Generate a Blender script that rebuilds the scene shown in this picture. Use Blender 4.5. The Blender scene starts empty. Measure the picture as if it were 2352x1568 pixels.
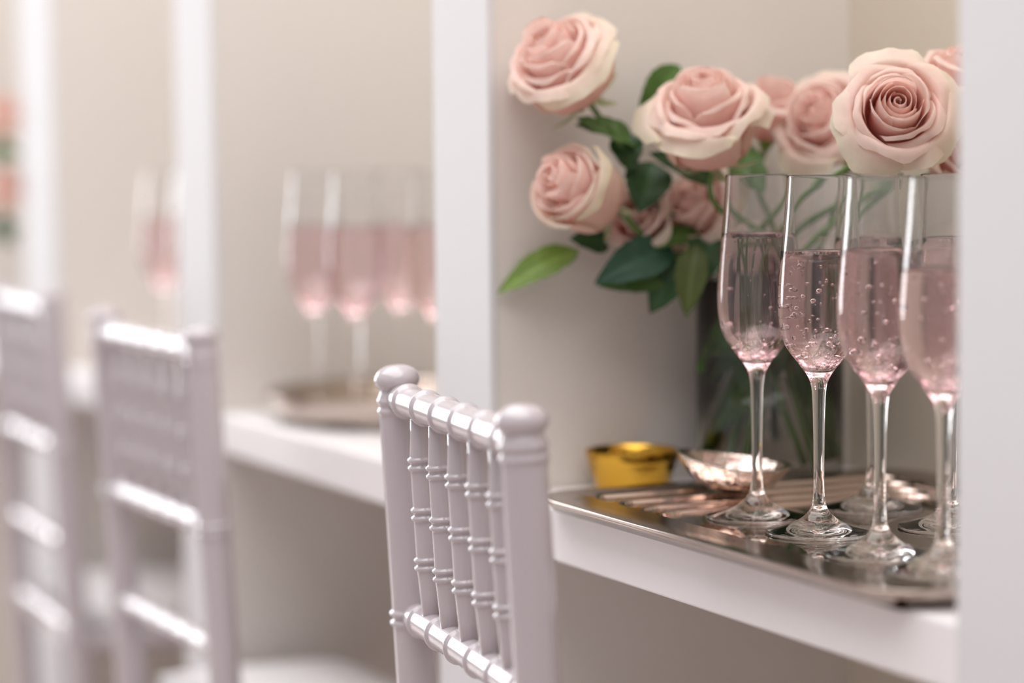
import bpy, bmesh, math, random
from mathutils import Vector, Matrix

# ------------------------------------------------------------------ camera
W, H, F = 2352, 1568, 5800.0
TH = math.radians(24.8)
TILT = math.atan((784 - 345.0) / F)
ROLL = math.radians(0.5)
CAM = Vector((0, -0.813, 1.0))
FWD = Vector((-math.cos(TH) * math.cos(TILT), math.sin(TH) * math.cos(TILT), -math.sin(TILT)))
_r0 = Vector((math.sin(TH), math.cos(TH), 0))
_u0 = _r0.cross(FWD)
RIGHT = _r0 * math.cos(ROLL) - _u0 * math.sin(ROLL)
UP = _u0 * math.cos(ROLL) + _r0 * math.sin(ROLL)
scene = bpy.context.scene
COL = scene.collection
cam = bpy.data.cameras.new('camera')
cam.sensor_width = 36.0
cam.lens = 36.0 * F / W
cam.clip_start = 0.02
cam.dof.use_dof = True
cam.dof.focus_distance = 1.735
cam.dof.aperture_fstop = 2.1
cam.dof.aperture_blades = 0
cam_o = bpy.data.objects.new('camera', cam)
COL.objects.link(cam_o)
cam_o.matrix_world = Matrix((
    (RIGHT.x, UP.x, -FWD.x, CAM.x), (RIGHT.y, UP.y, -FWD.y, CAM.y),
    (RIGHT.z, UP.z, -FWD.z, CAM.z), (0, 0, 0, 1)))
scene.camera = cam_o


def ray(px, py):
    return FWD * F + RIGHT * (px - W / 2) - UP * (py - H / 2)


def at(px, py, dist):
    """a point of the room seen at this place of the photo, dist metres in front of the lens"""
    return CAM + ray(px, py) * (dist / F)


def on_z(px, py, z):
    v = ray(px, py)
    return CAM + v * ((z - CAM.z) / v.z)


def cdir(r, u, t):
    return (RIGHT * r + UP * u - FWD * t).normalized()


# ------------------------------------------------------------------ world and light
world = bpy.data.worlds.new('world')
scene.world = world
world.use_nodes = True
bg = world.node_tree.nodes['Background']
bg.inputs['Color'].default_value = (0.95, 0.91, 0.93, 1)
bg.inputs['Strength'].default_value = 0.58


def area(name, loc, target, sx, sy, power, color):
    li = bpy.data.lights.new(name, 'AREA')
    li.shape = 'RECTANGLE'
    li.size, li.size_y = sx, sy
    li.energy = power
    li.color = color
    o = bpy.data.objects.new(name, li)
    COL.objects.link(o)
    o.location = loc
    o.rotation_euler = (Vector(target) - Vector(loc)).to_track_quat('-Z', 'Y').to_euler()
    return o


area('window_light', (-6.5, -1.45, 1.65), (0.0, -1.45, 1.45), 2.3, 2.4, 108, (0.95, 0.97, 1.0))
area('ceiling_light', (-1.65, -0.65, 2.9), (-1.65, -0.65, 0.0), 4.2, 2.3, 115, (1.0, 0.98, 0.97))

vs = scene.view_settings
vs.view_transform = 'Standard'
vs.look = 'None'
vs.exposure = -0.14
vs.gamma = 1.0
vs.use_curve_mapping = False
cy = scene.cycles
cy.max_bounces = 16
cy.transmission_bounces = 16
cy.glossy_bounces = 6
cy.diffuse_bounces = 4
cy.transparent_max_bounces = 16
cy.sample_clamp_indirect = 6.0
cy.use_denoising = True
cy.use_adaptive_sampling = True
cy.adaptive_threshold = 0.12
cy.use_light_tree = False
cy.adaptive_min_samples = 16


# ------------------------------------------------------------------ helpers
def new_mat(name):
    m = bpy.data.materials.new(name)
    m.use_nodes = True
    nt = m.node_tree
    return m, nt, nt.nodes['Principled BSDF']


def paint(name, col, rough=0.4, var=0.03, scale=6.0, bump=0.0, bump_scale=60.0, metallic=0.0, coat=0.0, spec=0.5):
    m, nt, b = new_mat(name)
    tc = nt.nodes.new('ShaderNodeTexCoord')
    no = nt.nodes.new('ShaderNodeTexNoise')
    no.inputs['Scale'].default_value = scale
    no.inputs['Detail'].default_value = 4
    nt.links.new(tc.outputs['Object'], no.inputs['Vector'])
    mx = nt.nodes.new('ShaderNodeMix')
    mx.data_type = 'RGBA'
    nt.links.new(no.outputs['Fac'], mx.inputs[0])
    mx.inputs[6].default_value = tuple(c * (1 - var) for c in col) + (1,)
    mx.inputs[7].default_value = tuple(min(1, c * (1 + var)) for c in col) + (1,)
    nt.links.new(mx.outputs[2], b.inputs['Base Color'])
    b.inputs['Roughness'].default_value = rough
    b.inputs['Metallic'].default_value = metallic
    b.inputs['Coat Weight'].default_value = coat
    b.inputs['Specular IOR Level'].default_value = spec
    if bump:
        n2 = nt.nodes.new('ShaderNodeTexNoise')
        n2.inputs['Scale'].default_value = bump_scale
        n2.inputs['Detail'].default_value = 2
        nt.links.new(tc.outputs['Object'], n2.inputs['Vector'])
        bp = nt.nodes.new('ShaderNodeBump')
        bp.inputs['Strength'].default_value = bump
        bp.inputs['Distance'].default_value = 0.002
        nt.links.new(n2.outputs['Fac'], bp.inputs['Height'])
        nt.links.new(bp.outputs['Normal'], b.inputs['Normal'])
    return m


def glass_mat(name, col, ior, rough=0.0):
    m, nt, b = new_mat(name)
    nt.nodes.remove(b)
    g = nt.nodes.new('ShaderNodeBsdfGlass')
    g.inputs['Color'].default_value = col + (1,)
    g.inputs['IOR'].default_value = ior
    g.inputs['Roughness'].default_value = rough
    nt.links.new(g.outputs[0], nt.nodes['Material Output'].inputs['Surface'])
    return m


def thin_plant(name, translucency, rough, use_attr=True, col=(1, 1, 1), vein=False):
    m, nt, b = new_mat(name)
    out = nt.nodes['Material Output']
    tc = nt.nodes.new('ShaderNodeTexCoord')
    no = nt.nodes.new('ShaderNodeTexNoise')
    no.inputs['Scale'].default_value = 120 if not vein else 60
    nt.links.new(tc.outputs['Object'], no.inputs['Vector'])
    at_ = nt.nodes.new('ShaderNodeAttribute')
    at_.attribute_name = 'Col'
    mx = nt.nodes.new('ShaderNodeMix')
    mx.data_type = 'RGBA'
    mx.blend_type = 'MULTIPLY'
    mx.inputs[0].default_value = 1.0
    rm = nt.nodes.new('ShaderNodeMapRange')
    rm.inputs['To Min'].default_value = 0.9 if not vein else 0.75
    rm.inputs['To Max'].default_value = 1.06 if not vein else 1.2
    nt.links.new(no.outputs['Fac'], rm.inputs['Value'])
    nt.links.new(at_.outputs['Color'], mx.inputs[6])
    nt.links.new(rm.outputs[0], mx.inputs[7])
    nt.links.new(mx.outputs[2], b.inputs['Base Color'])
    b.inputs['Roughness'].default_value = rough
    b.inputs['Specular IOR Level'].default_value = 0.3
    tr = nt.nodes.new('ShaderNodeBsdfTranslucent')
    nt.links.new(mx.outputs[2], tr.inputs['Color'])
    ms = nt.nodes.new('ShaderNodeMixShader')
    ms.inputs[0].default_value = translucency
    nt.links.new(b.outputs[0], ms.inputs[1])
    nt.links.new(tr.outputs[0], ms.inputs[2])
    nt.links.new(ms.outputs[0], out.inputs['Surface'])
    return m


M = {
    'white': paint('white_paint', (0.71, 0.705, 0.715), 0.62, 0.01, 3, 0.03, 40),
    'cream': paint('cream_panel_paint', (0.745, 0.70, 0.66), 0.5, 0.02, 2, 0.03, 30),
    'wall': paint('beige_wall_paint', (0.68, 0.61, 0.505), 0.6, 0.02, 2, 0.05, 30),
    'counter': paint('white_lacquer', (0.87, 0.84, 0.845), 0.3, 0.01, 3, 0.02, 30),
    'floor': paint('pale_floor', (0.55, 0.46, 0.43), 0.35, 0.06, 4, 0.05, 25),
    'chair': paint('white_resin', (0.51, 0.46, 0.487), 0.16, 0.01, 8, 0.0, 30, coat=0.6),
    'cushion': paint('white_cushion_fabric', (0.82, 0.80, 0.80), 0.8, 0.03, 90, 0.3, 500),
    'silver': paint('polished_silver', (0.46, 0.39, 0.345), 0.17, 0.02, 14, 0.0, 30, metallic=1.0),
    'steps': paint('polished_steps', (0.78, 0.64, 0.58), 0.08, 0.02, 14, 0.0, 30, metallic=1.0),
    'mirror': paint('tray_mirror', (0.50, 0.43, 0.38), 0.02, 0.01, 14, 0.0, 30, metallic=1.0),
    'hammered': paint('hammered_silver', (0.66, 0.57, 0.51), 0.10, 0.02, 14, 0.5, 130, metallic=1.0),
    'gold': paint('polished_gold', (0.58, 0.33, 0.045), 0.17, 0.04, 20, 0.1, 60, metallic=1.0),
    'glass': glass_mat('clear_glass', (0.985, 0.985, 0.985), 1.48),
    'vase': glass_mat('vase_glass', (0.99, 0.99, 0.985), 1.45),
    'water': glass_mat('vase_water', (0.985, 0.985, 0.96), 1.33),
    'wine': glass_mat('rose_champagne', (0.985, 0.875, 0.885), 1.34),
    'bubble': glass_mat('bubble', (1, 0.97, 0.97), 0.76),
    'petal': thin_plant('rose_petal', 0.45, 0.55),
    'leaf': thin_plant('rose_leaf', 0.18, 0.38, vein=True),
    'stem': paint('green_stem', (0.10, 0.19, 0.045), 0.45, 0.15, 60),
    'sepal': paint('sepal_green', (0.26, 0.34, 0.08), 0.5, 0.15, 60),
}


def link(name, me, parent=None, mat=None, smooth=True):
    o = bpy.data.objects.new(name, me)
    COL.objects.link(o)
    if parent is not None:
        o.parent = parent
    if mat is not None:
        me.materials.append(mat)
    if smooth:
        me.polygons.foreach_set('use_smooth', [True] * len(me.polygons))
    return o


def bm_mesh(bm, name):
    bmesh.ops.recalc_face_normals(bm, faces=bm.faces)
    me = bpy.data.meshes.new(name)
    bm.to_mesh(me)
    bm.free()
    return me


def box(name, x0, x1, y0, y1, z0, z1, mat, parent=None, bevel=0.0, seg=3):
    bm = bmesh.new()
    bmesh.ops.create_cube(bm, size=1.0)
    for v in bm.verts:
        v.co = Vector((x0 + (v.co.x + .5) * (x1 - x0), y0 + (v.co.y + .5) * (y1 - y0), z0 + (v.co.z + .5) * (z1 - z0)))
    if bevel:
        bmesh.ops.bevel(bm, geom=list(bm.edges), offset=bevel, segments=seg, affect='EDGES', profile=0.6)
    o = link(name, bm_mesh(bm, name), parent, mat, smooth=False)
    return o


def thing(name, label, cat, loc=(0, 0, 0), rotz=0.0, group=None):
    o = bpy.data.objects.new(name, None)
    COL.objects.link(o)
    o.location = loc
    o.rotation_euler = (0, 0, rotz)
    o['label'] = label
    o['category'] = cat
    if group:
        o['group'] = group
    return o


def tag(o, label, cat, group=None):
    o['label'] = label
    o['category'] = cat
    if group:
        o['group'] = group
    return o


def lathe_mesh(name, prof, n=48, axis_frame=None):
    """prof: list of (r, z), ends with r==0 are closed to a point"""
    verts, faces, rings = [], [], []
    for r, z in prof:
        if r < 1e-7:
            rings.append([len(verts)])
            verts.append(Vector((0, 0, z)))
        else:
            k = len(verts)
            rings.append(list(range(k, k + n)))
            for i in range(n):
                a = 2 * math.pi * i / n
                verts.append(Vector((r * math.cos(a), r * math.sin(a), z)))
    for a, b in zip(rings[:-1], rings[1:]):
        for i in range(n):
            j = (i + 1) % n
            if len(a) == 1 and len(b) == 1:
                continue
            if len(a) == 1:
                faces.append((a[0], b[j], b[i]))
            elif len(b) == 1:
                faces.append((a[i], a[j], b[0]))
            else:
                faces.append((a[i], a[j], b[j], b[i]))
    if axis_frame is not None:
        verts = [axis_frame @ v for v in verts]
    me = bpy.data.meshes.new(name)
    me.from_pydata([tuple(v) for v in verts], [], faces)
    bm = bmesh.new()
    bm.from_mesh(me)
    bmesh.ops.recalc_face_normals(bm, faces=bm.faces)
    bm.to_mesh(me)
    bm.free()
    return me


def frame_to(p0, p1):
    """matrix taking local z axis onto p0->p1 with origin p0"""
    p0, p1 = Vector(p0), Vector(p1)
    q = (p1 - p0).to_track_quat('Z', 'Y')
    return Matrix.Translation(p0) @ q.to_matrix().to_4x4()


def smooth_profile(pts, sub=4):
    out = []
    n = len(pts)
    for i in range(n - 1):
        p0 = pts[max(i - 1, 0)]
        p1, p2 = pts[i], pts[i + 1]
        p3 = pts[min(i + 2, n - 1)]
        for k in range(sub):
            t = k / sub
            q = []
            for c in range(2):
                q.append(0.5 * (2 * p1[c] + (p2[c] - p0[c]) * t + (2 * p0[c] - 5 * p1[c] + 4 * p2[c] - p3[c]) * t * t
                                + (-p0[c] + 3 * p1[c] - 3 * p2[c] + p3[c]) * t ** 3))
            out.append((max(q[0], 0.0), q[1]))
    out.append(pts[-1])
    return out


def tube_mesh(name, pts, radii, n=10, sub=6):
    pts = [Vector(p) for p in pts]
    if not isinstance(radii, (list, tuple)):
        radii = [radii] * len(pts)
    P, R = [], []
    for i in range(len(pts) - 1):
        p0, p1, p2, p3 = pts[max(i - 1, 0)], pts[i], pts[i + 1], pts[min(i + 2, len(pts) - 1)]
        for k in range(sub):
            t = k / sub
            P.append(0.5 * (2 * p1 + (p2 - p0) * t + (2 * p0 - 5 * p1 + 4 * p2 - p3) * t * t + (-p0 + 3 * p1 - 3 * p2 + p3) * t ** 3))
            R.append(radii[i] * (1 - t) + radii[i + 1] * t)
    P.append(pts[-1])
    R.append(radii[-1])
    verts, faces = [], []
    for i, p in enumerate(P):
        d = (P[min(i + 1, len(P) - 1)] - P[max(i - 1, 0)]).normalized()
        q = d.to_track_quat('Z', 'Y')
        for k in range(n):
            a = 2 * math.pi * k / n
            verts.append(tuple(p + q @ Vector((R[i] * math.cos(a), R[i] * math.sin(a), 0))))
    for i in range(len(P) - 1):
        for k in range(n):
            j = (k + 1) % n
            faces.append((i * n + k, i * n + j, (i + 1) * n + j, (i + 1) * n + k))
    faces.append(tuple(range(n - 1, -1, -1)))
    faces.append(tuple((len(P) - 1) * n + k for k in range(n)))
    me = bpy.data.meshes.new(name)
    me.from_pydata(verts, [], faces)
    return me


# ------------------------------------------------------------------ setting
CT = 0.733          # counter top height
DEPTH = 0.3256      # depth of the bays
PARTS = [(-3.96, -3.83), (-3.277, -3.115), (-2.600, -2.478), (-1.900, -1.792), (-1.163, -1.055)]


def struct(o):
    o['kind'] = 'structure'
    return o


struct(box('floor', -6.75, 3.0, -4.5, 0.5, -0.05, 0.0, M['floor']))
struct(box('wall_back', -6.6, 3.0, DEPTH, DEPTH + 0.12, 0.0, 2.6, M['wall']))
struct(box('wall_left', -6.75, -6.6, -4.5, DEPTH + 0.12, 0.0, 2.6, M['white']))

names = ['at the far left beside the rose vase seen only at the photo edge',
         'second from the left, behind the leftmost chair',
         'third from the left, behind the middle chair',
         'behind the nearest chair, left of the rose bouquet',
         'nearest one, cutting off the champagne glasses at the right edge']
for (x0, x1), nm in zip(PARTS, names):
    t = thing('booth_partition', 'white fronted cream partition ' + nm, 'partition', ((x0 + x1) / 2, 0, 0), group='partitions between the counter bays')
    hx = (x1 - x0) / 2
    box('front_post', -hx, hx, -0.004, 0.003, 0, 1.5, M['white'], t, 0.0015)
    box('side_panel', -hx + 0.0015, hx - 0.0015, 0.003, DEPTH, 0, 1.5, M['cream'], t)

bays = ['far left bay beside the blurred roses', 'bay behind the middle and leftmost chairs with two glasses',
        'bay with the blurred tray of glasses', 'bay carrying the rose vase and sharp champagne glasses']
for i, nm in enumerate(bays):
    xa, xb = PARTS[i][1], PARTS[i + 1][0]
    o = box('counter_top', xa, xb, 0.0, DEPTH, CT - 0.040, CT, M['counter'], None, 0.003, 4)
    tag(o, 'white lacquered counter slab of the ' + nm, 'counter', 'counter slabs between partitions')


# ------------------------------------------------------------------ chairs
RAIL1, RAIL2, RAIL3, RAIL4 = 0.8225, 0.664, 0.550, 0.450
CW = 0.303


def back_y(z):
    # recline of the back: the top leans out into the room
    return -(z - 0.45) * 0.055 if z > 0.45 else (0.45 - z) * -0.03


def ring_bumps(zs, r, rr=0.0032, grow=1.16):
    out = []
    for z in zs:
        out += [(r, z - rr * 1.5), (r, z - rr * 1.1), (r * (1 + (grow - 1) * .75), z - rr * .65), (r * grow, z), (r * (1 + (grow - 1) * .75), z + rr * .65), (r, z + rr * 1.1), (r, z + rr * 1.5)]
    return out


CH = {}


def build_chair_meshes():
    # rear post from floor to finial, straight in its own axis and placed leaning
    L = 0.865
    r = 0.0145
    prof = [(0.0, 0.0), (r * .8, 0.0), (r * .85, 0.1), (r * .95, 0.40)]
    prof += ring_bumps([0.4465, 0.4535], r, 0.0022)
    prof += ring_bumps([0.6605, 0.6675], r, 0.0022)
    prof += [(r, 0.800)]
    prof += ring_bumps([0.8150, 0.8225], r, 0.0024, 1.09)
    prof += [(r * .95, 0.8272), (r * .90, 0.8302), (0, 0.8302)]
    cap = smooth_profile([(r * .90, 0.8300), (r * .93, 0.8314), (r * 1.06, 0.8332), (r * 1.14, 0.8362), (r * 1.12, 0.8396), (r * .98, 0.8432), (r * .72, 0.8460), (r * .40, 0.8477), (0, 0.8482)], 3)
    CH['finial'] = lathe_mesh('chair_finial', cap, 40)
    CH['post'] = lathe_mesh('chair_post', prof, 40)
    # rails
    for key, rad in (('rail1', 0.0112), ('rail2', 0.0108), ('rail3', 0.0100), ('rail4', 0.0100)):
        prof = [(0, 0), (rad * 1.0, 0), (rad, 0.018)]
        n = 6
        for k in range(n):
            c = 0.030 + (CW - 0.060) * k / (n - 1)
            prof += ring_bumps([c], rad, 0.0022, 1.17)
        prof += [(rad, CW - 0.018), (rad, CW), (0, CW)]
        CH[key] = lathe_mesh('chair_' + key, prof, 36)
    # slats
    ln = RAIL1 - RAIL2 - 0.016
    w = 0.0080
    prof = [(0, 0), (w * .78, 0), (w * .86, ln * .10), (w * .95, ln * .205)]
    prof += ring_bumps([ln * .248, ln * .288], w, 0.0018, 1.24)
    prof += [(w, ln * .33), (w, ln * .46)]
    prof += ring_bumps([ln * .498, ln * .538], w, 0.0018, 1.24)
    prof += [(w, ln * .58), (w, ln * .70)]
    prof += ring_bumps([ln * .748, ln * .788], w, 0.0018, 1.24)
    prof += [(w * .92, ln * .84), (w * .80, ln * .93), (w * .74, ln), (0, ln)]
    CH['slat'] = lathe_mesh('chair_slat', prof, 28)
    # front leg
    r = 0.0135
    prof = [(0, 0), (r * .75, 0), (r * .9, 0.18)] + ring_bumps([0.198, 0.211], r * .95) + ring_bumps([0.398, 0.411], r) + [(r, 0.435), (0, 0.435)]
    CH['leg'] = lathe_mesh('chair_leg', prof, 28)
    bm = bmesh.new()
    bmesh.ops.create_cube(bm, size=1.0)
    for v in bm.verts:
        f = 1.0 if v.co.y < 0 else 1.08
        v.co = Vector((v.co.x * (CW + 0.02) * f, v.co.y * 0.245 + 0.118, v.co.z * 0.026 + 0.438))
    bmesh.ops.bevel(bm, geom=list(bm.edges), offset=0.007, segments=3, affect='EDGES')
    CH['seat'] = bm_mesh(bm, 'chair_seat')
    bm = bmesh.new()
    bmesh.ops.create_cube(bm, size=1.0)
    bmesh.ops.subdivide_edges(bm, edges=list(bm.edges), cuts=5, use_grid_fill=True)
    for v in bm.verts:
        x, y, z = v.co
        d = max(abs(x), abs(y)) * 2
        zz = z * 0.034 * (1 - .35 * d ** 4)
        if z > 0:
            zz += 0.006 * (1 - d * d)
        v.co = Vector((x * (CW - 0.02), y * 0.205 + 0.122, zz + 0.462))
    bmesh.ops.smooth_vert(bm, verts=list(bm.verts), factor=0.4, use_axis_x=True, use_axis_y=True, use_axis_z=True)
    CH['cushion'] = bm_mesh(bm, 'chair_cushion')
    for k, me in CH.items():
        me.materials.append(M['cushion'] if k == 'cushion' else M['chair'])
        if k != 'seat':
            me.polygons.foreach_set('use_smooth', [True] * len(me.polygons))


build_chair_meshes()


def part(name, me, parent, mtx):
    o = bpy.data.objects.new(name, me)
    COL.objects.link(o)
    o.parent = parent
    o.matrix_local = mtx
    return o


def chair(label, x, y, rot):
    t = thing('chiavari_chair', label, 'chair', (x, y, 0), rot, 'white chairs pushed up to the counter')
    lean = math.atan(0.055)
    # posts lean so that the foot of the lean sits near the seat
    for s in (-1, 1):
        base = Vector((s * CW / 2, back_y(0.86) + 0.86 * math.tan(lean), 0))
        bp = part('back_post', CH['post'], t, Matrix.Translation(base) @ Matrix.Rotation(lean, 4, 'X'))
        part('finial', CH['finial'], bp, Matrix.Identity(4))

    def by(z):
        return back_y(0.86) + (0.86 - z) * math.tan(lean)
    for nm, key, z in (('top_rail', 'rail1', RAIL1), ('back_rail', 'rail2', RAIL2), ('back_rail', 'rail3', RAIL3), ('seat_rail', 'rail4', RAIL4)):
        part(nm, CH[key], t, Matrix.Translation((-CW / 2, by(z), z)) @ Matrix.Rotation(math.pi / 2, 4, 'Y'))
    part('back_rail', CH['rail4'], t, Matrix.Translation((-CW / 2, by(0.22), 0.22)) @ Matrix.Rotation(math.pi / 2, 4, 'Y'))
    for k in range(5):
        xx = -CW / 2 + 0.030 + (CW - 0.060) * (k + 0.5) / 5.0
        part('slat', CH['slat'], t, Matrix.Translation((xx, by(RAIL2 + 0.008), RAIL2 + 0.008)) @ Matrix.Rotation(lean, 4, 'X'))
    part('seat', CH['seat'], t, Matrix.Identity(4))
    part('seat_cushion', CH['cushion'], t, Matrix.Identity(4))
    for s in (-1, 1):
        part('front_leg', CH['leg'], t, Matrix.Translation((s * (CW / 2 + 0.003), 0.222, 0)))
    return t


def place_chair(label, pl, pr):
    """pl, pr: plan positions of the left and right back post at top rail height"""
    pl, pr = Vector(pl), Vector(pr)
    c = (pl + pr) / 2
    d = pr - pl
    rot = math.atan2(d.y, d.x)
    off = back_y(RAIL1)
    n = Vector((-math.sin(rot), math.cos(rot)))
    p = c - n * off
    return chair(label, p.x, p.y, rot)


place_chair('nearest white chair with sharply focused slatted back in front of the rose bay', (-1.6815, -0.127), (-1.381, -0.168))
place_chair('middle white chair, blurred, standing left of the sharp chair', (-2.462, -0.124), (-2.159, -0.121))
place_chair('leftmost white chair, most blurred and cut off by the left edge', (-3.135, -0.072), (-2.832, -0.083))


# ------------------------------------------------------------------ tray
def rrect(x0, x1, y0, y1, r, n=10):
    pts = []
    for cx, cy_, a0 in ((x1 - r, y0 + r, -90), (x1 - r, y1 - r, 0), (x0 + r, y1 - r, 90), (x0 + r, y0 + r, 180)):
        for k in range(n + 1):
            a = math.radians(a0 + 90 * k / n)
            pts.append((cx + r * math.cos(a), cy_ + r * math.sin(a)))
    return pts


def loft(name, x0, x1, y0, y1, r, levels, cap_last=False, cap_first=False):
    verts, faces = [], []
    n = None
    for lv_ in levels:
        ins, z = lv_[0], lv_[1]
        e = lv_[2] if len(lv_) > 2 else 0.0     # extra width of the stepped border: wide left, narrow elsewhere
        p = rrect(x0 + ins + e, x1 - ins - e * .12, y0 + ins + e * .45, y1 - ins - e * .12, max(r - ins, 0.014 + e * .25))
        n = len(p)
        verts += [(a, b, z) for a, b in p]
    for l in range(len(levels) - 1):
        for i in range(n):
            j = (i + 1) % n
            faces.append((l * n + i, l * n + j, (l + 1) * n + j, (l + 1) * n + i))
    if cap_last:
        faces.append(tuple((len(levels) - 1) * n + i for i in range(n)))
    if cap_first:
        faces.append(tuple(reversed(range(n))))
    me = bpy.data.meshes.new(name)
    me.from_pydata(verts, [], faces)
    return me


RIMH = 0.0125
FLOORH = 0.0016


def tray(label, x0, x1, y0=-0.022, y1=0.312):
    cx, cy_ = (x0 + x1) / 2, (y0 + y1) / 2
    t = thing('serving_tray', label, 'tray', (cx, cy_, CT))
    hx, hy = (x1 - x0) / 2, (y1 - y0) / 2
    lv = [(0.020, 0.0002), (0.016, 0.0008), (0.008, 0.0026), (0.0034, RIMH - 0.0052), (0.0020, RIMH - 0.0046), (0.0012, RIMH - 0.0038),
          (0.0016, RIMH - 0.0034), (0.0006, RIMH - 0.0030), (0.0004, RIMH - 0.0022),
          (0.0001, RIMH - 0.0014), (0.0, RIMH - 0.0008), (0.0004, RIMH - 0.0002), (0.0012, RIMH), (0.0016, RIMH), (0.0345, RIMH - 0.0001), (0.0353, RIMH - 0.0006)]
    # polished border stepping down to the mirror plate
    nrim = len(lv)
    z = RIMH - 0.0006
    steps = 4
    dz = (z - FLOORH) / steps
    wid = [0.019, 0.017, 0.015, 0.013]
    e = 0.0
    for k in range(steps):
        zt = z - dz * k
        lv += [(0.0357, zt - dz * .10, e + .0004), (0.0357, zt - dz * .55, e + .0012), (0.0357, zt - dz * .92, e + .0020), (0.0357, zt - dz * 1.12, e + .0032),
               (0.0357, zt - dz * 1.10, e + .0050), (0.0357, zt - dz * 1.00, e + wid[k] * .62), (0.0357, zt - dz * .985, e + wid[k] * .95)]
        e += wid[k]
    lv.append((0.0357, FLOORH - 0.0003, e + 0.001))
    link('rim', loft('tray_rim', -hx, hx, -hy, hy, 0.042, lv[:nrim]), t, M['silver'])
    link('stepped_border', loft('tray_border', -hx, hx, -hy, hy, 0.042, lv[nrim - 1:]), t, M['steps'])
    me = loft('tray_mirror', -hx, hx, -hy, hy, 0.042, [(0.0357, FLOORH - 0.0010, e), (0.0357, FLOORH, e)], True)
    link('mirror_base', me, t, M['mirror'], smooth=False)
    box('underside', -hx + 0.016, hx - 0.016, -hy + 0.016, hy - 0.016, 0.0, 0.0003, M['silver'], t)
    return t


tray('polished silver tray under the sharp champagne glasses', -1.694, -1.200)
rt = thing('round_tray', 'blurred round silver tray with a raised side under the neighbouring glasses', 'tray', (-2.335, 0.150, CT))
prof = [(0, 0.0), (0.118, 0.0), (0.128, 0.002), (0.136, 0.012), (0.1395, 0.024), (0.1425, 0.0275), (0.1415, 0.0290), (0.1385, 0.0280), (0.1345, 0.0240), (0.131, 0.0125), (0.124, 0.0040), (0.118, 0.0020)]
link('side_wall', lathe_mesh('round_tray_wall', prof, 80), rt, M['silver'])
link('mirror_base', lathe_mesh('round_tray_base', [(0, 0.0014), (0.1185, 0.0014), (0.1185, 0.0021), (0, 0.0021)], 80), rt, M['mirror'], smooth=False)

# ------------------------------------------------------------------ champagne glasses
GH = 0.2467
OUT = [(0.0, 0.0008), (0.0150, 0.0006), (0.0340, 0.0), (0.0362, 0.0003), (0.0371, 0.0011), (0.0368, 0.0020), (0.0350, 0.0025), (0.0300, 0.0034),
       (0.0210, 0.0060), (0.0140, 0.0092), (0.0085, 0.0138), (0.0052, 0.0190), (0.0040, 0.0270), (0.0037, 0.0420), (0.0038, 0.0600), (0.0043, 0.0850),
       (0.0050, 0.0990), (0.0072, 0.1075), (0.0122, 0.1150), (0.0182, 0.1225), (0.0238, 0.1310), (0.0270, 0.1420), (0.0283, 0.1560), (0.0280, 0.1720),
       (0.0262, 0.1940), (0.0240, 0.2170), (0.0221, 0.2440)]
RIM_R = [(0.02170 + 0.00036 * math.cos(math.radians(a)), GH - 0.0005 + 0.0005 * math.sin(math.radians(a))) for a in (0, 30, 60, 90, 120, 150, 180)]
INN = [(0.0213, GH - 0.0016), (0.0230, 0.2170), (0.0252, 0.1940), (0.0270, 0.1720), (0.0272, 0.1565), (0.0258, 0.1430), (0.0222, 0.1325),
       (0.0164, 0.1245), (0.0106, 0.1185), (0.0055, 0.1152), (0.0, 0.1140)]
O_S = smooth_profile(OUT, 3)
I_S = smooth_profile(INN, 3)
GLASS_ME = lathe_mesh('flute_glass', O_S + RIM_R + I_S, 64)
GLASS_ME.materials.append(M['glass'])
GLASS_ME.polygons.foreach_set('use_smooth', [True] * len(GLASS_ME.polygons))
GLASS_LOW = lathe_mesh('flute_glass_far', smooth_profile(OUT, 2) + RIM_R + smooth_profile(INN, 2), 40)
GLASS_LOW.materials.append(M['glass'])
GLASS_LOW.polygons.foreach_set('use_smooth', [True] * len(GLASS_LOW.polygons))


def inner_r(z):
    prof = sorted(INN, key=lambda p: p[1])
    for a, b in zip(prof[:-1], prof[1:]):
        if a[1] <= z <= b[1]:
            f = (z - a[1]) / (b[1] - a[1])
            return a[0] + (b[0] - a[0]) * f
    return 0


def ico(bm, c, r, sub=1, flat=1.0):
    m = Matrix.Translation(c) @ Matrix.Diagonal((r, r, r * flat, 1))
    bmesh.ops.create_icosphere(bm, subdivisions=sub, radius=1.0, matrix=m)


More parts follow.
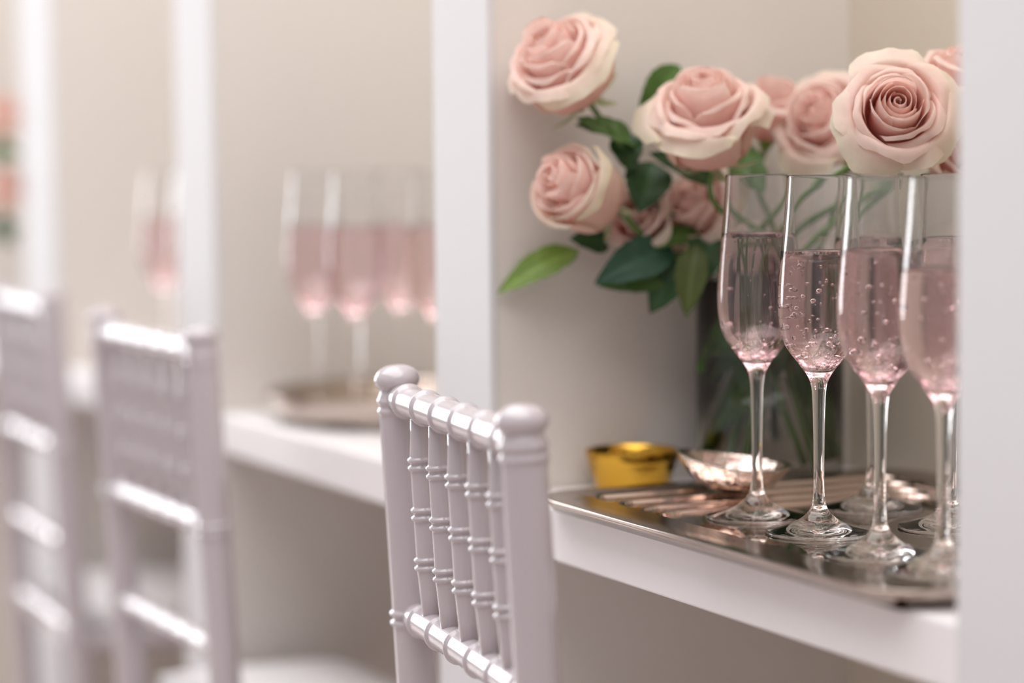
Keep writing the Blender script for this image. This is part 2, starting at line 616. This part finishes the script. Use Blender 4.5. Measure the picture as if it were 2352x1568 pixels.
def flute(label, x, y, level, z=CT + FLOORH, bubbles=0, seed=1, cling=0.4, low=False):
    t = thing('champagne_flute', label, 'glass', (x, y, z), group='champagne flutes on the trays')
    o = bpy.data.objects.new('glass_body', GLASS_LOW if low else GLASS_ME)
    COL.objects.link(o)
    o.parent = t
    pr = [(r + (0.0004 if r > 0 else 0), zz - (0.0004 if r < 0.02 else 0)) for r, zz in reversed(I_S) if zz < level - 0.001]
    rl = inner_r(level)
    pr += [(rl + 0.0004, level + 0.0007), (rl - 0.0004, level + 0.0003), (rl - 0.0015, level), (0, level)]
    lq = link('champagne', lathe_mesh('champagne', pr, 56), t, M['wine'])
    lq['label'] = 'pale pink sparkling wine'
    if bubbles:
        rnd = random.Random(seed)
        bm = bmesh.new()
        for k in range(bubbles):
            if rnd.random() < cling:
                zz = 0.1165 + (rnd.random() ** 1.7) * 0.028
            else:
                zz = rnd.uniform(0.13, level - 0.003)
            br = rnd.choice((0.0005, 0.0006, 0.0008, 0.0010, 0.0012, 0.0015))
            R = inner_r(zz) - br * 1.1 - 0.0001
            if R <= 0:
                continue
            a = rnd.uniform(0, 2 * math.pi)
            rad = R * (1.0 if rnd.random() < .75 else math.sqrt(rnd.random()))
            ico(bm, (rad * math.cos(a), rad * math.sin(a), zz), br, 2)
        for k in range(int(bubbles * .35)):
            a = rnd.uniform(0, 2 * math.pi)
            br = rnd.choice((0.0005, 0.0007, 0.001))
            R = rl - br - 0.0006
            ico(bm, (R * math.cos(a), R * math.sin(a), level - br * 1.1), br, 1)
        b = link('bubbles', bm_mesh(bm, 'bubbles'), lq, M['bubble'])
        b['kind'] = 'stuff'
    return t


def spot(px, py, z=CT + FLOORH):
    p = on_z(px, py, z)
    return p.x, p.y


flute('sharp champagne flute leftmost of the front row on the tray, filled highest', *spot(1739, 1188), 0.2045, bubbles=110, seed=3, cling=0.8)
flute('sharpest champagne flute, second in the front row, full of fine bubbles', *spot(1881, 1224), 0.1945, bubbles=330, seed=5, cling=0.42)
flute('champagne flute third in the front row of the tray', *spot(2021, 1274), 0.1990, bubbles=170, seed=7)
flute('champagne flute nearest the right partition, cut off by it', *spot(2166, 1312), 0.1900, bubbles=150, seed=9)
flute('champagne flute in the back row half hidden by the right partition', *spot(2185, 1212), 0.2020, bubbles=30, seed=11)
flute('champagne flute in the back row directly behind the third front flute', *spot(2003, 1168), 0.1990, bubbles=20, seed=13)
flute('blurred champagne flute leftmost on the tray in the neighbouring bay', *spot(727, 964), 0.192, low=True)
flute('blurred champagne flute second from left on the neighbouring tray', *spot(822, 978), 0.192, low=True)
flute('blurred champagne flute partly hidden behind the white post on the neighbouring tray', *spot(1005, 984), 0.192, low=True)
flute('blurred champagne flute in the back row of the neighbouring tray', *spot(925, 954), 0.192, low=True)
flute('far blurred champagne flute left of the third partition', *spot(384, 868, CT), 0.192, z=CT, low=True)
flute('far blurred champagne flute tucked behind the third partition', *spot(452, 880, CT), 0.192, z=CT, low=True)

# ------------------------------------------------------------------ gold bowl and silver dish
p = on_z(1449, 1122, CT)
prof = smooth_profile([(0.0, 0.0), (0.0265, 0.0), (0.0280, 0.0008), (0.0305, 0.0070), (0.0336, 0.0170), (0.0352, 0.0228)], 3) + \
    [(0.0358, 0.0236), (0.0362, 0.0246), (0.0368, 0.0300), (0.0370, 0.0312), (0.0366, 0.0316), (0.0360, 0.0312), (0.0352, 0.0244), (0.0320, 0.0170), (0.0270, 0.0065), (0.0220, 0.0018), (0, 0.0015)]
gb = link('gold_bowl', lathe_mesh('gold_bowl', prof, 64), None, M['gold'])
gb.location = (-1.7545, p.y, CT)
tag(gb, 'small shiny gold bowl between the tray and the partition', 'bowl')

prof = smooth_profile([(0, 0.0), (0.010, 0.0002), (0.018, 0.0020), (0.030, 0.0085), (0.0375, 0.0170), (0.0415, 0.0235)], 3) + \
    smooth_profile([(0.0420, 0.0245), (0.0428, 0.0262), (0.0420, 0.0270), (0.0395, 0.0262), (0.0350, 0.0190), (0.0270, 0.0110), (0.0150, 0.0052), (0.0, 0.0040)], 3)
dm = lathe_mesh('silver_dish', prof, 64)
for v in dm.vertices:
    rr = math.hypot(v.co.x, v.co.y)
    v.co.y *= 0.78
    v.co.z *= 0.84
    v.co.z += 0.004 * (v.co.x / 0.04) ** 2 * (1 if v.co.x < 0 else .4) * (rr / 0.04)
    if v.co.x < 0:
        v.co.x *= 1.04
dish = link('silver_dish', dm, None, M['hammered'])
dd = on_z(1680, 1128, CT + 0.0108)
dish.location = (dd.x, dd.y, CT + 0.0108)
dish.rotation_euler = (math.radians(-3), math.radians(6), TH + math.pi / 2 - 0.85)
dish.rotation_euler = (Matrix.Rotation(math.pi / 2 - TH, 4, 'Z') @ Matrix.Rotation(math.radians(6), 4, 'Y') @ Matrix.Rotation(math.radians(4), 4, 'X')).to_euler()
tag(dish, 'small hammered silver dish tilted on the tray rim beside the gold bowl', 'dish')


# ------------------------------------------------------------------ roses
def mixc(a, b, t):
    t = max(0, min(1, t))
    return tuple(a[i] * (1 - t) + b[i] * t for i in range(3))


PINK = (0.98, 0.68, 0.62)
DEEP = (0.97, 0.50, 0.44)
PALE = (0.98, 0.80, 0.74)
CREAM = (0.93, 0.86, 0.73)
GREENISH = (0.66, 0.66, 0.30)


def colored(me, cols):
    ca = me.color_attributes.new('Col', 'FLOAT_COLOR', 'POINT')
    buf = []
    for c in cols:
        buf += [c[0], c[1], c[2], 1.0]
    ca.data.foreach_set('color', buf)


def smoothstep(a, b, x):
    t = max(0, min(1, (x - a) / (b - a)))
    return t * t * (3 - 2 * t)


def catmull(pts, t):
    n = len(pts) - 1
    u = min(t * n, n - 1e-6)
    i = int(u)
    f = u - i
    p0, p1, p2, p3 = pts[max(i - 1, 0)], pts[i], pts[i + 1], pts[min(i + 2, n)]
    return [0.5 * (2 * p1[c] + (p2[c] - p0[c]) * f + (2 * p0[c] - 5 * p1[c] + 4 * p2[c] - p3[c]) * f * f + (-p0[c] + 3 * p1[c] - 3 * p2[c] + p3[c]) * f ** 3) for c in (0, 1)]


def make_petal(k, N, R0, HC, opening, rnd, phase, nu=15, nv=13):
    f = k / (N - 1.0)
    R = R0 * (0.07 + 0.66 * f ** 0.85)
    o = smoothstep(0.12, 1.0, f) * opening
    last = max(0.0, (f - 0.78) / 0.22)
    top = HC * (0.86 + 0.14 * math.sin(math.pi * min(1, f * 1.6)) - 0.30 * o * f) * rnd.uniform(0.90, 1.07)
    drop = last * opening * rnd.uniform(0.3, 1.0)
    prof = [(0.06 * R0, 0.0),
            (0.10 * R0 + 0.74 * R, (0.10 + 0.02 * (1 - f)) * HC),
            (R * 1.02, 0.36 * HC),
            (R * (1.0 + 0.16 * o), 0.66 * HC * (1 - 0.12 * o)),
            (R * (0.86 + 0.52 * o - 0.45 * max(0, .15 - f) / .15), top * (1 - 0.16 * drop)),
            (R * (0.78 + 0.70 * o) + 0.14 * R0 * o, top * (1 - 0.10 * o - 0.34 * drop))]
    Wm = (0.20 + 0.52 * f) * R0 * 1.28 * rnd.uniform(0.93, 1.07)
    if f < 0.2:
        Wm = R * 2.6
    phi0 = phase + k * 2.39996 + rnd.uniform(-.38, .38)
    ph1, ph2 = rnd.uniform(0, 6.28), rnd.uniform(0, 6.28)
    tip = rnd.uniform(0.08, 0.30)
    fold = rnd.uniform(-0.3, 1.0)
    verts, cols, faces = [], [], []
    gr = rnd.random()
    for j in range(nv):
        v = j / (nv - 1.0)
        for i in range(nu):
            s = -1 + 2 * i / (nu - 1.0)
            t = v * (1 - 0.20 * abs(s) ** 3 + tip * ((1 - abs(s)) ** 2 - .5) * v * 0.7)
            t = min(t, 1.0)
            rho, h = catmull(prof, t)
            wdt = Wm * (0.30 + 0.70 * math.sin(math.pi * (0.12 + 0.60 * v)))
            ang = wdt / max(rho, R * .8, 0.12 * R0)
            lim = 2.3 if f < .2 else 1.45
            ang = min(ang, lim)
            # spiral overlap, rolled side edges and a ruffle along the lip
            rho += s * (0.055 * R0 * (.35 + .65 * f)) * min(1, v * 2)
            roll = o * R0 * (abs(s) ** 2.0) * v ** 3 * (0.5 + .7 * (fold if s > 0 else 1 - fold * .5))
            rho += 0.17 * roll
            h -= 0.27 * roll
            ruf = o * R0 * v ** 4
            rho += ruf * (0.035 * math.sin(5 * s + ph1) + 0.02 * math.sin(11 * s + ph2))
            h += ruf * (0.04 * math.sin(6 * s + ph2))
            rho = max(rho, 0.0006)
            a = phi0 + s * ang
            verts.append((rho * math.cos(a), rho * math.sin(a), h))
            c = mixc(DEEP, PINK, v * 1.5)
            c = mixc(c, PALE, (v - .35) * 1.2 + .45 * f - .1)
            edge = max(v ** 5, abs(s) ** 6 * v)
            c = mixc(c, CREAM, edge * (.25 + .75 * f * f) * (.55 + .45 * last))
            if last > .3:
                c = mixc(c, CREAM, .35 * last)
                c = mixc(c, GREENISH, last * gr * (.5 * max(0, .55 - v) + .45 * edge))
            cols.append(c)
    for j in range(nv - 1):
        for i in range(nu - 1):
            faces.append((j * nu + i, j * nu + i + 1, (j + 1) * nu + i + 1, (j + 1) * nu + i))
    me = bpy.data.meshes.new('petal')
    me.from_pydata(verts, [], faces)
    colored(me, cols)
    me.materials.append(M['petal'])
    me.polygons.foreach_set('use_smooth', [True] * len(me.polygons))
    return me


G_DARK = (0.035, 0.085, 0.030)
G_MID = (0.075, 0.150, 0.035)
G_LIGHT = (0.17, 0.27, 0.05)


def leaf_mesh(base, tip, width, normal, col, bend=0.12, fold=0.25):
    base, tip = Vector(base), Vector(tip)
    d = tip - base
    L = d.length
    d.normalize()
    n = Vector(normal)
    n = (n - d * n.dot(d)).normalized()
    s_ = d.cross(n)
    nu, nv = 9, 15
    verts, faces, cols = [], [], []
    for j in range(nv):
        v = j / (nv - 1.0)
        hw = width / 2 * (math.sin(math.pi * v ** 0.82) ** 0.85) * (1 - .15 * v) + 0.0004
        saw = 1 + 0.05 * (j % 2) * (1 if 1 < j < nv - 2 else 0)
        for i in range(nu):
            s = -1 + 2 * i / (nu - 1.0)
            off = hw * abs(s) * fold - bend * L * (math.sin(math.pi * v)) * -0.5 - bend * L * v * v
            off += 0.03 * width * math.sin(v * 18 + abs(s) * 3) * abs(s)
            verts.append(tuple(base + d * (L * v) + s_ * (hw * s * saw) + n * off))
            rib = math.exp(-(s * 7) ** 2)
            vein = 0.5 + 0.5 * math.sin(v * 34 - abs(s) * 9)
            c = mixc(col, tuple(min(1, x * 1.5 + .01) for x in col), rib * .8 + .22 * vein)
            cols.append(c)
    for j in range(nv - 1):
        for i in range(nu - 1):
            faces.append((j * nu + i, j * nu + i + 1, (j + 1) * nu + i + 1, (j + 1) * nu + i))
    me = bpy.data.meshes.new('leaf')
    me.from_pydata(verts, [], faces)
    colored(me, cols)
    me.materials.append(M['leaf'])
    me.polygons.foreach_set('use_smooth', [True] * len(me.polygons))
    return me


def rose(label, centre, axis, R0, HC, opening, N, seed, stem_to, leaves=(), sepals=True, group='pink roses in the glass vase', twist=0.0):
    rnd = random.Random(seed)
    axis = Vector(axis).normalized()
    centre = Vector(centre)
    base = centre - axis * (HC * 0.52)
    t = thing('pink_rose', label, 'rose', base, 0, group)
    q = axis.to_track_quat('Z', 'Y').to_matrix().to_4x4()
    for k in range(N):
        me = make_petal(k, N, R0, HC, opening, rnd, twist)
        part('petal', me, t, q)
    # green hip and sepals behind the flower
    hip = lathe_mesh('hip', smooth_profile([(0.0022, -0.014), (0.0030, -0.012), (0.0058, -0.007), (0.0068, -0.002), (0.0060, 0.002), (0, 0.003)], 3), 16)
    o = link('flower_base', hip, t, M['sepal'])
    o.matrix_local = q
    if sepals:
        for k in range(5):
            a = 2 * math.pi * k / 5 + rnd.uniform(-.2, .2)
            rd = Vector((math.cos(a), math.sin(a), 0))
            down = rnd.uniform(-.9, .2)
            ln = R0 * rnd.uniform(.45, .75)
            b = rd * 0.005 + Vector((0, 0, -0.002))
            tp = b + (rd + Vector((0, 0, down))).normalized() * ln
            me = leaf_mesh(b, tp, 0.007, Vector((0, 0, -1)) + rd * .3, mixc(G_LIGHT, CREAM, .35), 0.25, 0.2)
            part('sepal', me, o, Matrix.Identity(4))
    # stem in world space, stored relative to the thing
    b = base - axis * 0.012
    pts = [b] + [Vector(p) for p in stem_to]
    mid = b - axis * 0.035
    pts = [b, mid] + [Vector(p) for p in stem_to]
    st = link('stem', tube_mesh('stem', [p - base for p in pts], [0.0024, 0.0024] + [0.0027] * len(stem_to), 10), t, M['stem'])
    for (b0, t0, w, n, c) in leaves:
        me = leaf_mesh(Vector(b0) - base, Vector(t0) - base, w, n, c)
        part('leaf', me, st, Matrix.Identity(4))
    return t


# vase position: between tray and partition
VX, VR, VH = -1.729, 0.0585, 0.165
_v = ray(1768, 1000)
VY = (CAM + _v * ((VX - CAM.x) / _v.x)).y
VC = Vector((VX, VY, CT))


def vase(label, c, low=False):
    t = thing('glass_vase', label, 'vase', c)
    R, Hh, th = VR, VH, 0.0035
    prof = [(0, 0.0), (R - 0.004, 0.0), (R - .001, 0.001), (R, 0.004), (R, Hh - .0015), (R - .0012, Hh), (R - th + .001, Hh), (R - th, Hh - .0015), (R - th, 0.014), (R - th - .003, 0.011), (0, 0.010)]
    o = link('glass_body', lathe_mesh('vase_glass', prof, 72), t, M['vase'])
    wl = 0.105
    prof = [(0, 0.0096), (R - th - .003, 0.0106), (R - th + .0004, 0.014), (R - th + .0004, wl), (0, wl)]
    w = link('water', lathe_mesh('vase_water', prof, 72), t, M['water'])
    return t


vase('clear glass cylinder vase of roses behind the champagne glasses', VC)


def foot(k, lift=0.02, rad=0.040):
    a = k * 2.4 + .7
    return VC + Vector((rad * math.cos(a), rad * math.sin(a), lift))


def mouth(k, rad=0.030, z=None):
    a = k * 2.4 + .7 + math.pi + .35
    return VC + Vector((rad * math.cos(a), rad * math.sin(a), (VH + 0.004) if z is None else z))


def low(k):
    return [mouth(k), foot(k)]


TOC = lambda r=0, u=0.3, t=1: cdir(r, u, t)
LD = G_DARK
rose('fully open pale pink rose facing the lens above the third flute', at(2058, 252, 1.785), cdir(-0.02, 0.28, 1), 0.0432, 0.046, 0.95, 27, 24, low(0), (), True, twist=.4)
rose('half open pink rose with cream ruffled outer petals above the first flute', at(1622, 262, 1.90), cdir(-0.14, 0.74, .58), 0.0480, 0.076, 0.84, 28, 34, low(1),
     [(at(1575, 330, 1.97), at(1478, 200, 2.0), 0.036, cdir(-.5, .2, 1), G_MID), (at(1560, 150, 1.99), at(1470, 270, 1.98), 0.030, cdir(.2, .1, 1), G_MID),
      (at(1640, 420, 1.97), at(1500, 345, 1.95), 0.024, cdir(0, .5, 1), G_DARK)], True, twist=1.1)
rose('topmost pink rose leaning to the left out of the bouquet', at(1287, 142, 1.925), cdir(-0.50, 0.62, .62), 0.0480, 0.068, 0.80, 27, 47,
     [at(1410, 300, 1.95), at(1500, 470, 1.98)] + low(2),
     [(at(1380, 300, 1.95), at(1328, 268, 1.94), 0.012, cdir(0, .6, .8), G_MID), (at(1465, 335, 1.96), at(1330, 275, 1.94), 0.030, cdir(.1, .8, .7), G_MID),
      (at(1425, 305, 1.96), at(1450, 390, 1.95), 0.028, cdir(.3, .2, 1), LD)], True, twist=2.0)
rose('closed pink rose bud at the left side of the bouquet', at(1318, 432, 1.925), cdir(-0.62, 0.30, .72), 0.0395, 0.074, 0.50, 22, 58,
     [at(1430, 490, 1.95), at(1530, 580, 1.98)] + low(3),
     [(at(1330, 575, 1.98), at(1143, 660, 1.96), 0.027, cdir(-.1, .5, .9), G_LIGHT), (at(1500, 372, 1.97), at(1470, 482, 1.95), 0.038, cdir(0, .2, 1), LD),
      (at(1400, 560, 1.98), at(1315, 545, 1.96), 0.022, cdir(0, .3, 1), LD)], True, twist=.2)
rose('pink rose half hidden behind the open rose, turned left', at(1894, 275, 1.965), cdir(-0.55, 0.40, .75), 0.0440, 0.054, 0.9, 24, 63, low(4), (), True, twist=1.7)
rose('pink rose cut off by the right partition above the flutes', at(2216, 182, 1.862), cdir(0.10, 0.7, .4), 0.0440, 0.050, 0.9, 22, 75, low(5), (), False)
rose('pink rose low at the right partition under the open rose', at(2212, 345, 1.862), cdir(0.2, 0.2, .8), 0.0350, 0.048, 0.7, 20, 79, low(6), (), False)
rose('blurred pink rose deep in the bouquet between the two open roses', at(1775, 245, 2.00), cdir(0.1, 0.7, .4), 0.0360, 0.050, 0.8, 20, 83, low(7), (), False)
rose('shaded pink rose low in the bouquet left of the first flute', at(1600, 480, 1.99), cdir(-0.5, 0.3, .6), 0.0400, 0.052, 0.85, 22, 88, low(8),
     [(at(1620, 540, 1.98), at(1480, 560, 1.96), 0.024, cdir(-.1, .7, .7), G_MID), (at(1545, 570, 1.97), at(1372, 640, 1.94), 0.036, cdir(.1, .45, 1), (0.03, 0.085, 0.05)),
      (at(1560, 600, 1.975), at(1380, 655, 1.955), 0.032, cdir(-.1, -.1, 1), G_MID)], False)
rose('shaded pink rose peeping out between leaves below the bud', at(1462, 500, 1.98), cdir(-0.3, 0.3, .8), 0.0330, 0.045, 0.8, 20, 92,
     [at(1560, 600, 2.0)] + low(9),
     [(at(1600, 560, 1.96), at(1575, 725, 1.95), 0.026, cdir(-.2, 0, 1), (0.09, 0.12, 0.035)), (at(1570, 600, 1.97), at(1492, 715, 1.96), 0.030, cdir(-.3, .1, 1), LD),
      (at(1640, 540, 1.97), at(1610, 640, 1.95), 0.034, cdir(-.2, .2, 1), LD), (at(1690, 380, 1.97), at(1760, 440, 1.95), 0.03, cdir(.2, .4, 1), G_MID),
      (at(1720, 330, 1.99), at(1690, 430, 1.97), 0.03, cdir(.2, .2, 1), G_MID)], False)

# a leafy cutting standing in the water
t = thing('rose_foliage', 'dark green leaves and cut stems inside the glass vase', 'foliage', VC)
rnd = random.Random(5)
for k in range(5):
    a = k * 1.25 + .3
    p0 = Vector((0.045 * math.cos(a), 0.045 * math.sin(a), 0.016))
    p1 = Vector((-0.03 * math.cos(a), -0.03 * math.sin(a), 0.160))
    link('stem', tube_mesh('stem', [p0, (p0 + p1) / 2, p1], 0.0028, 10), t, M['stem'])
for k in range(5):
    a = rnd.uniform(0, 6.28)
    z0 = rnd.uniform(0.055, 0.13)
    p0 = Vector((0.01 * math.cos(a), 0.01 * math.sin(a), z0 + 0.02))
    p1 = Vector((0.047 * math.cos(a), 0.047 * math.sin(a), z0 - rnd.uniform(0.0, 0.03)))
    part('leaf', leaf_mesh(p0, p1, 0.032, (math.cos(a + .5) * .6, math.sin(a + .5) * .6, .6), G_DARK), t, Matrix.Identity(4))

for (b0, t0, w) in ((at(1720, 780, 1.99), at(1600, 850, 1.985), 0.034), (at(1740, 820, 2.0), at(1615, 895, 1.99), 0.03), (at(1800, 860, 1.99), at(1900, 980, 1.985), 0.026),
                    (at(1760, 900, 2.0), at(1640, 1000, 1.99), 0.022), (at(1850, 880, 1.99), at(1910, 1040, 1.985), 0.022)):
    part('leaf', leaf_mesh(Vector(b0) - VC, Vector(t0) - VC, w, cdir(-.1, .2, 1), G_MID), t, Matrix.Identity(4))

# ------------------------------------------------------------------ far left bay: second bouquet
VC2 = Vector((-3.60, 0.165, CT))
VCs = VC
VC = VC2
vase('blurred glass vase with roses at the far left edge', VC2)
rose('blurred upper pink rose at the far left edge of the photo', at(2, 262, 3.42), cdir(0.2, 0.8, .5), 0.045, 0.050, 0.9, 20, 101, low(0), (), False, group='pink roses in the far vase')
rose('blurred lower pink rose at the far left edge of the photo', at(16, 432, 3.40), cdir(0.2, 0.7, .5), 0.038, 0.050, 0.8, 20, 102, low(1),
     [(at(-20, 350, 3.42), at(40, 352, 3.38), 0.03, cdir(0, .3, 1), G_MID), (at(-10, 500, 3.4), at(30, 560, 3.38), 0.03, cdir(0, .3, 1), G_DARK)], False, group='pink roses in the far vase')
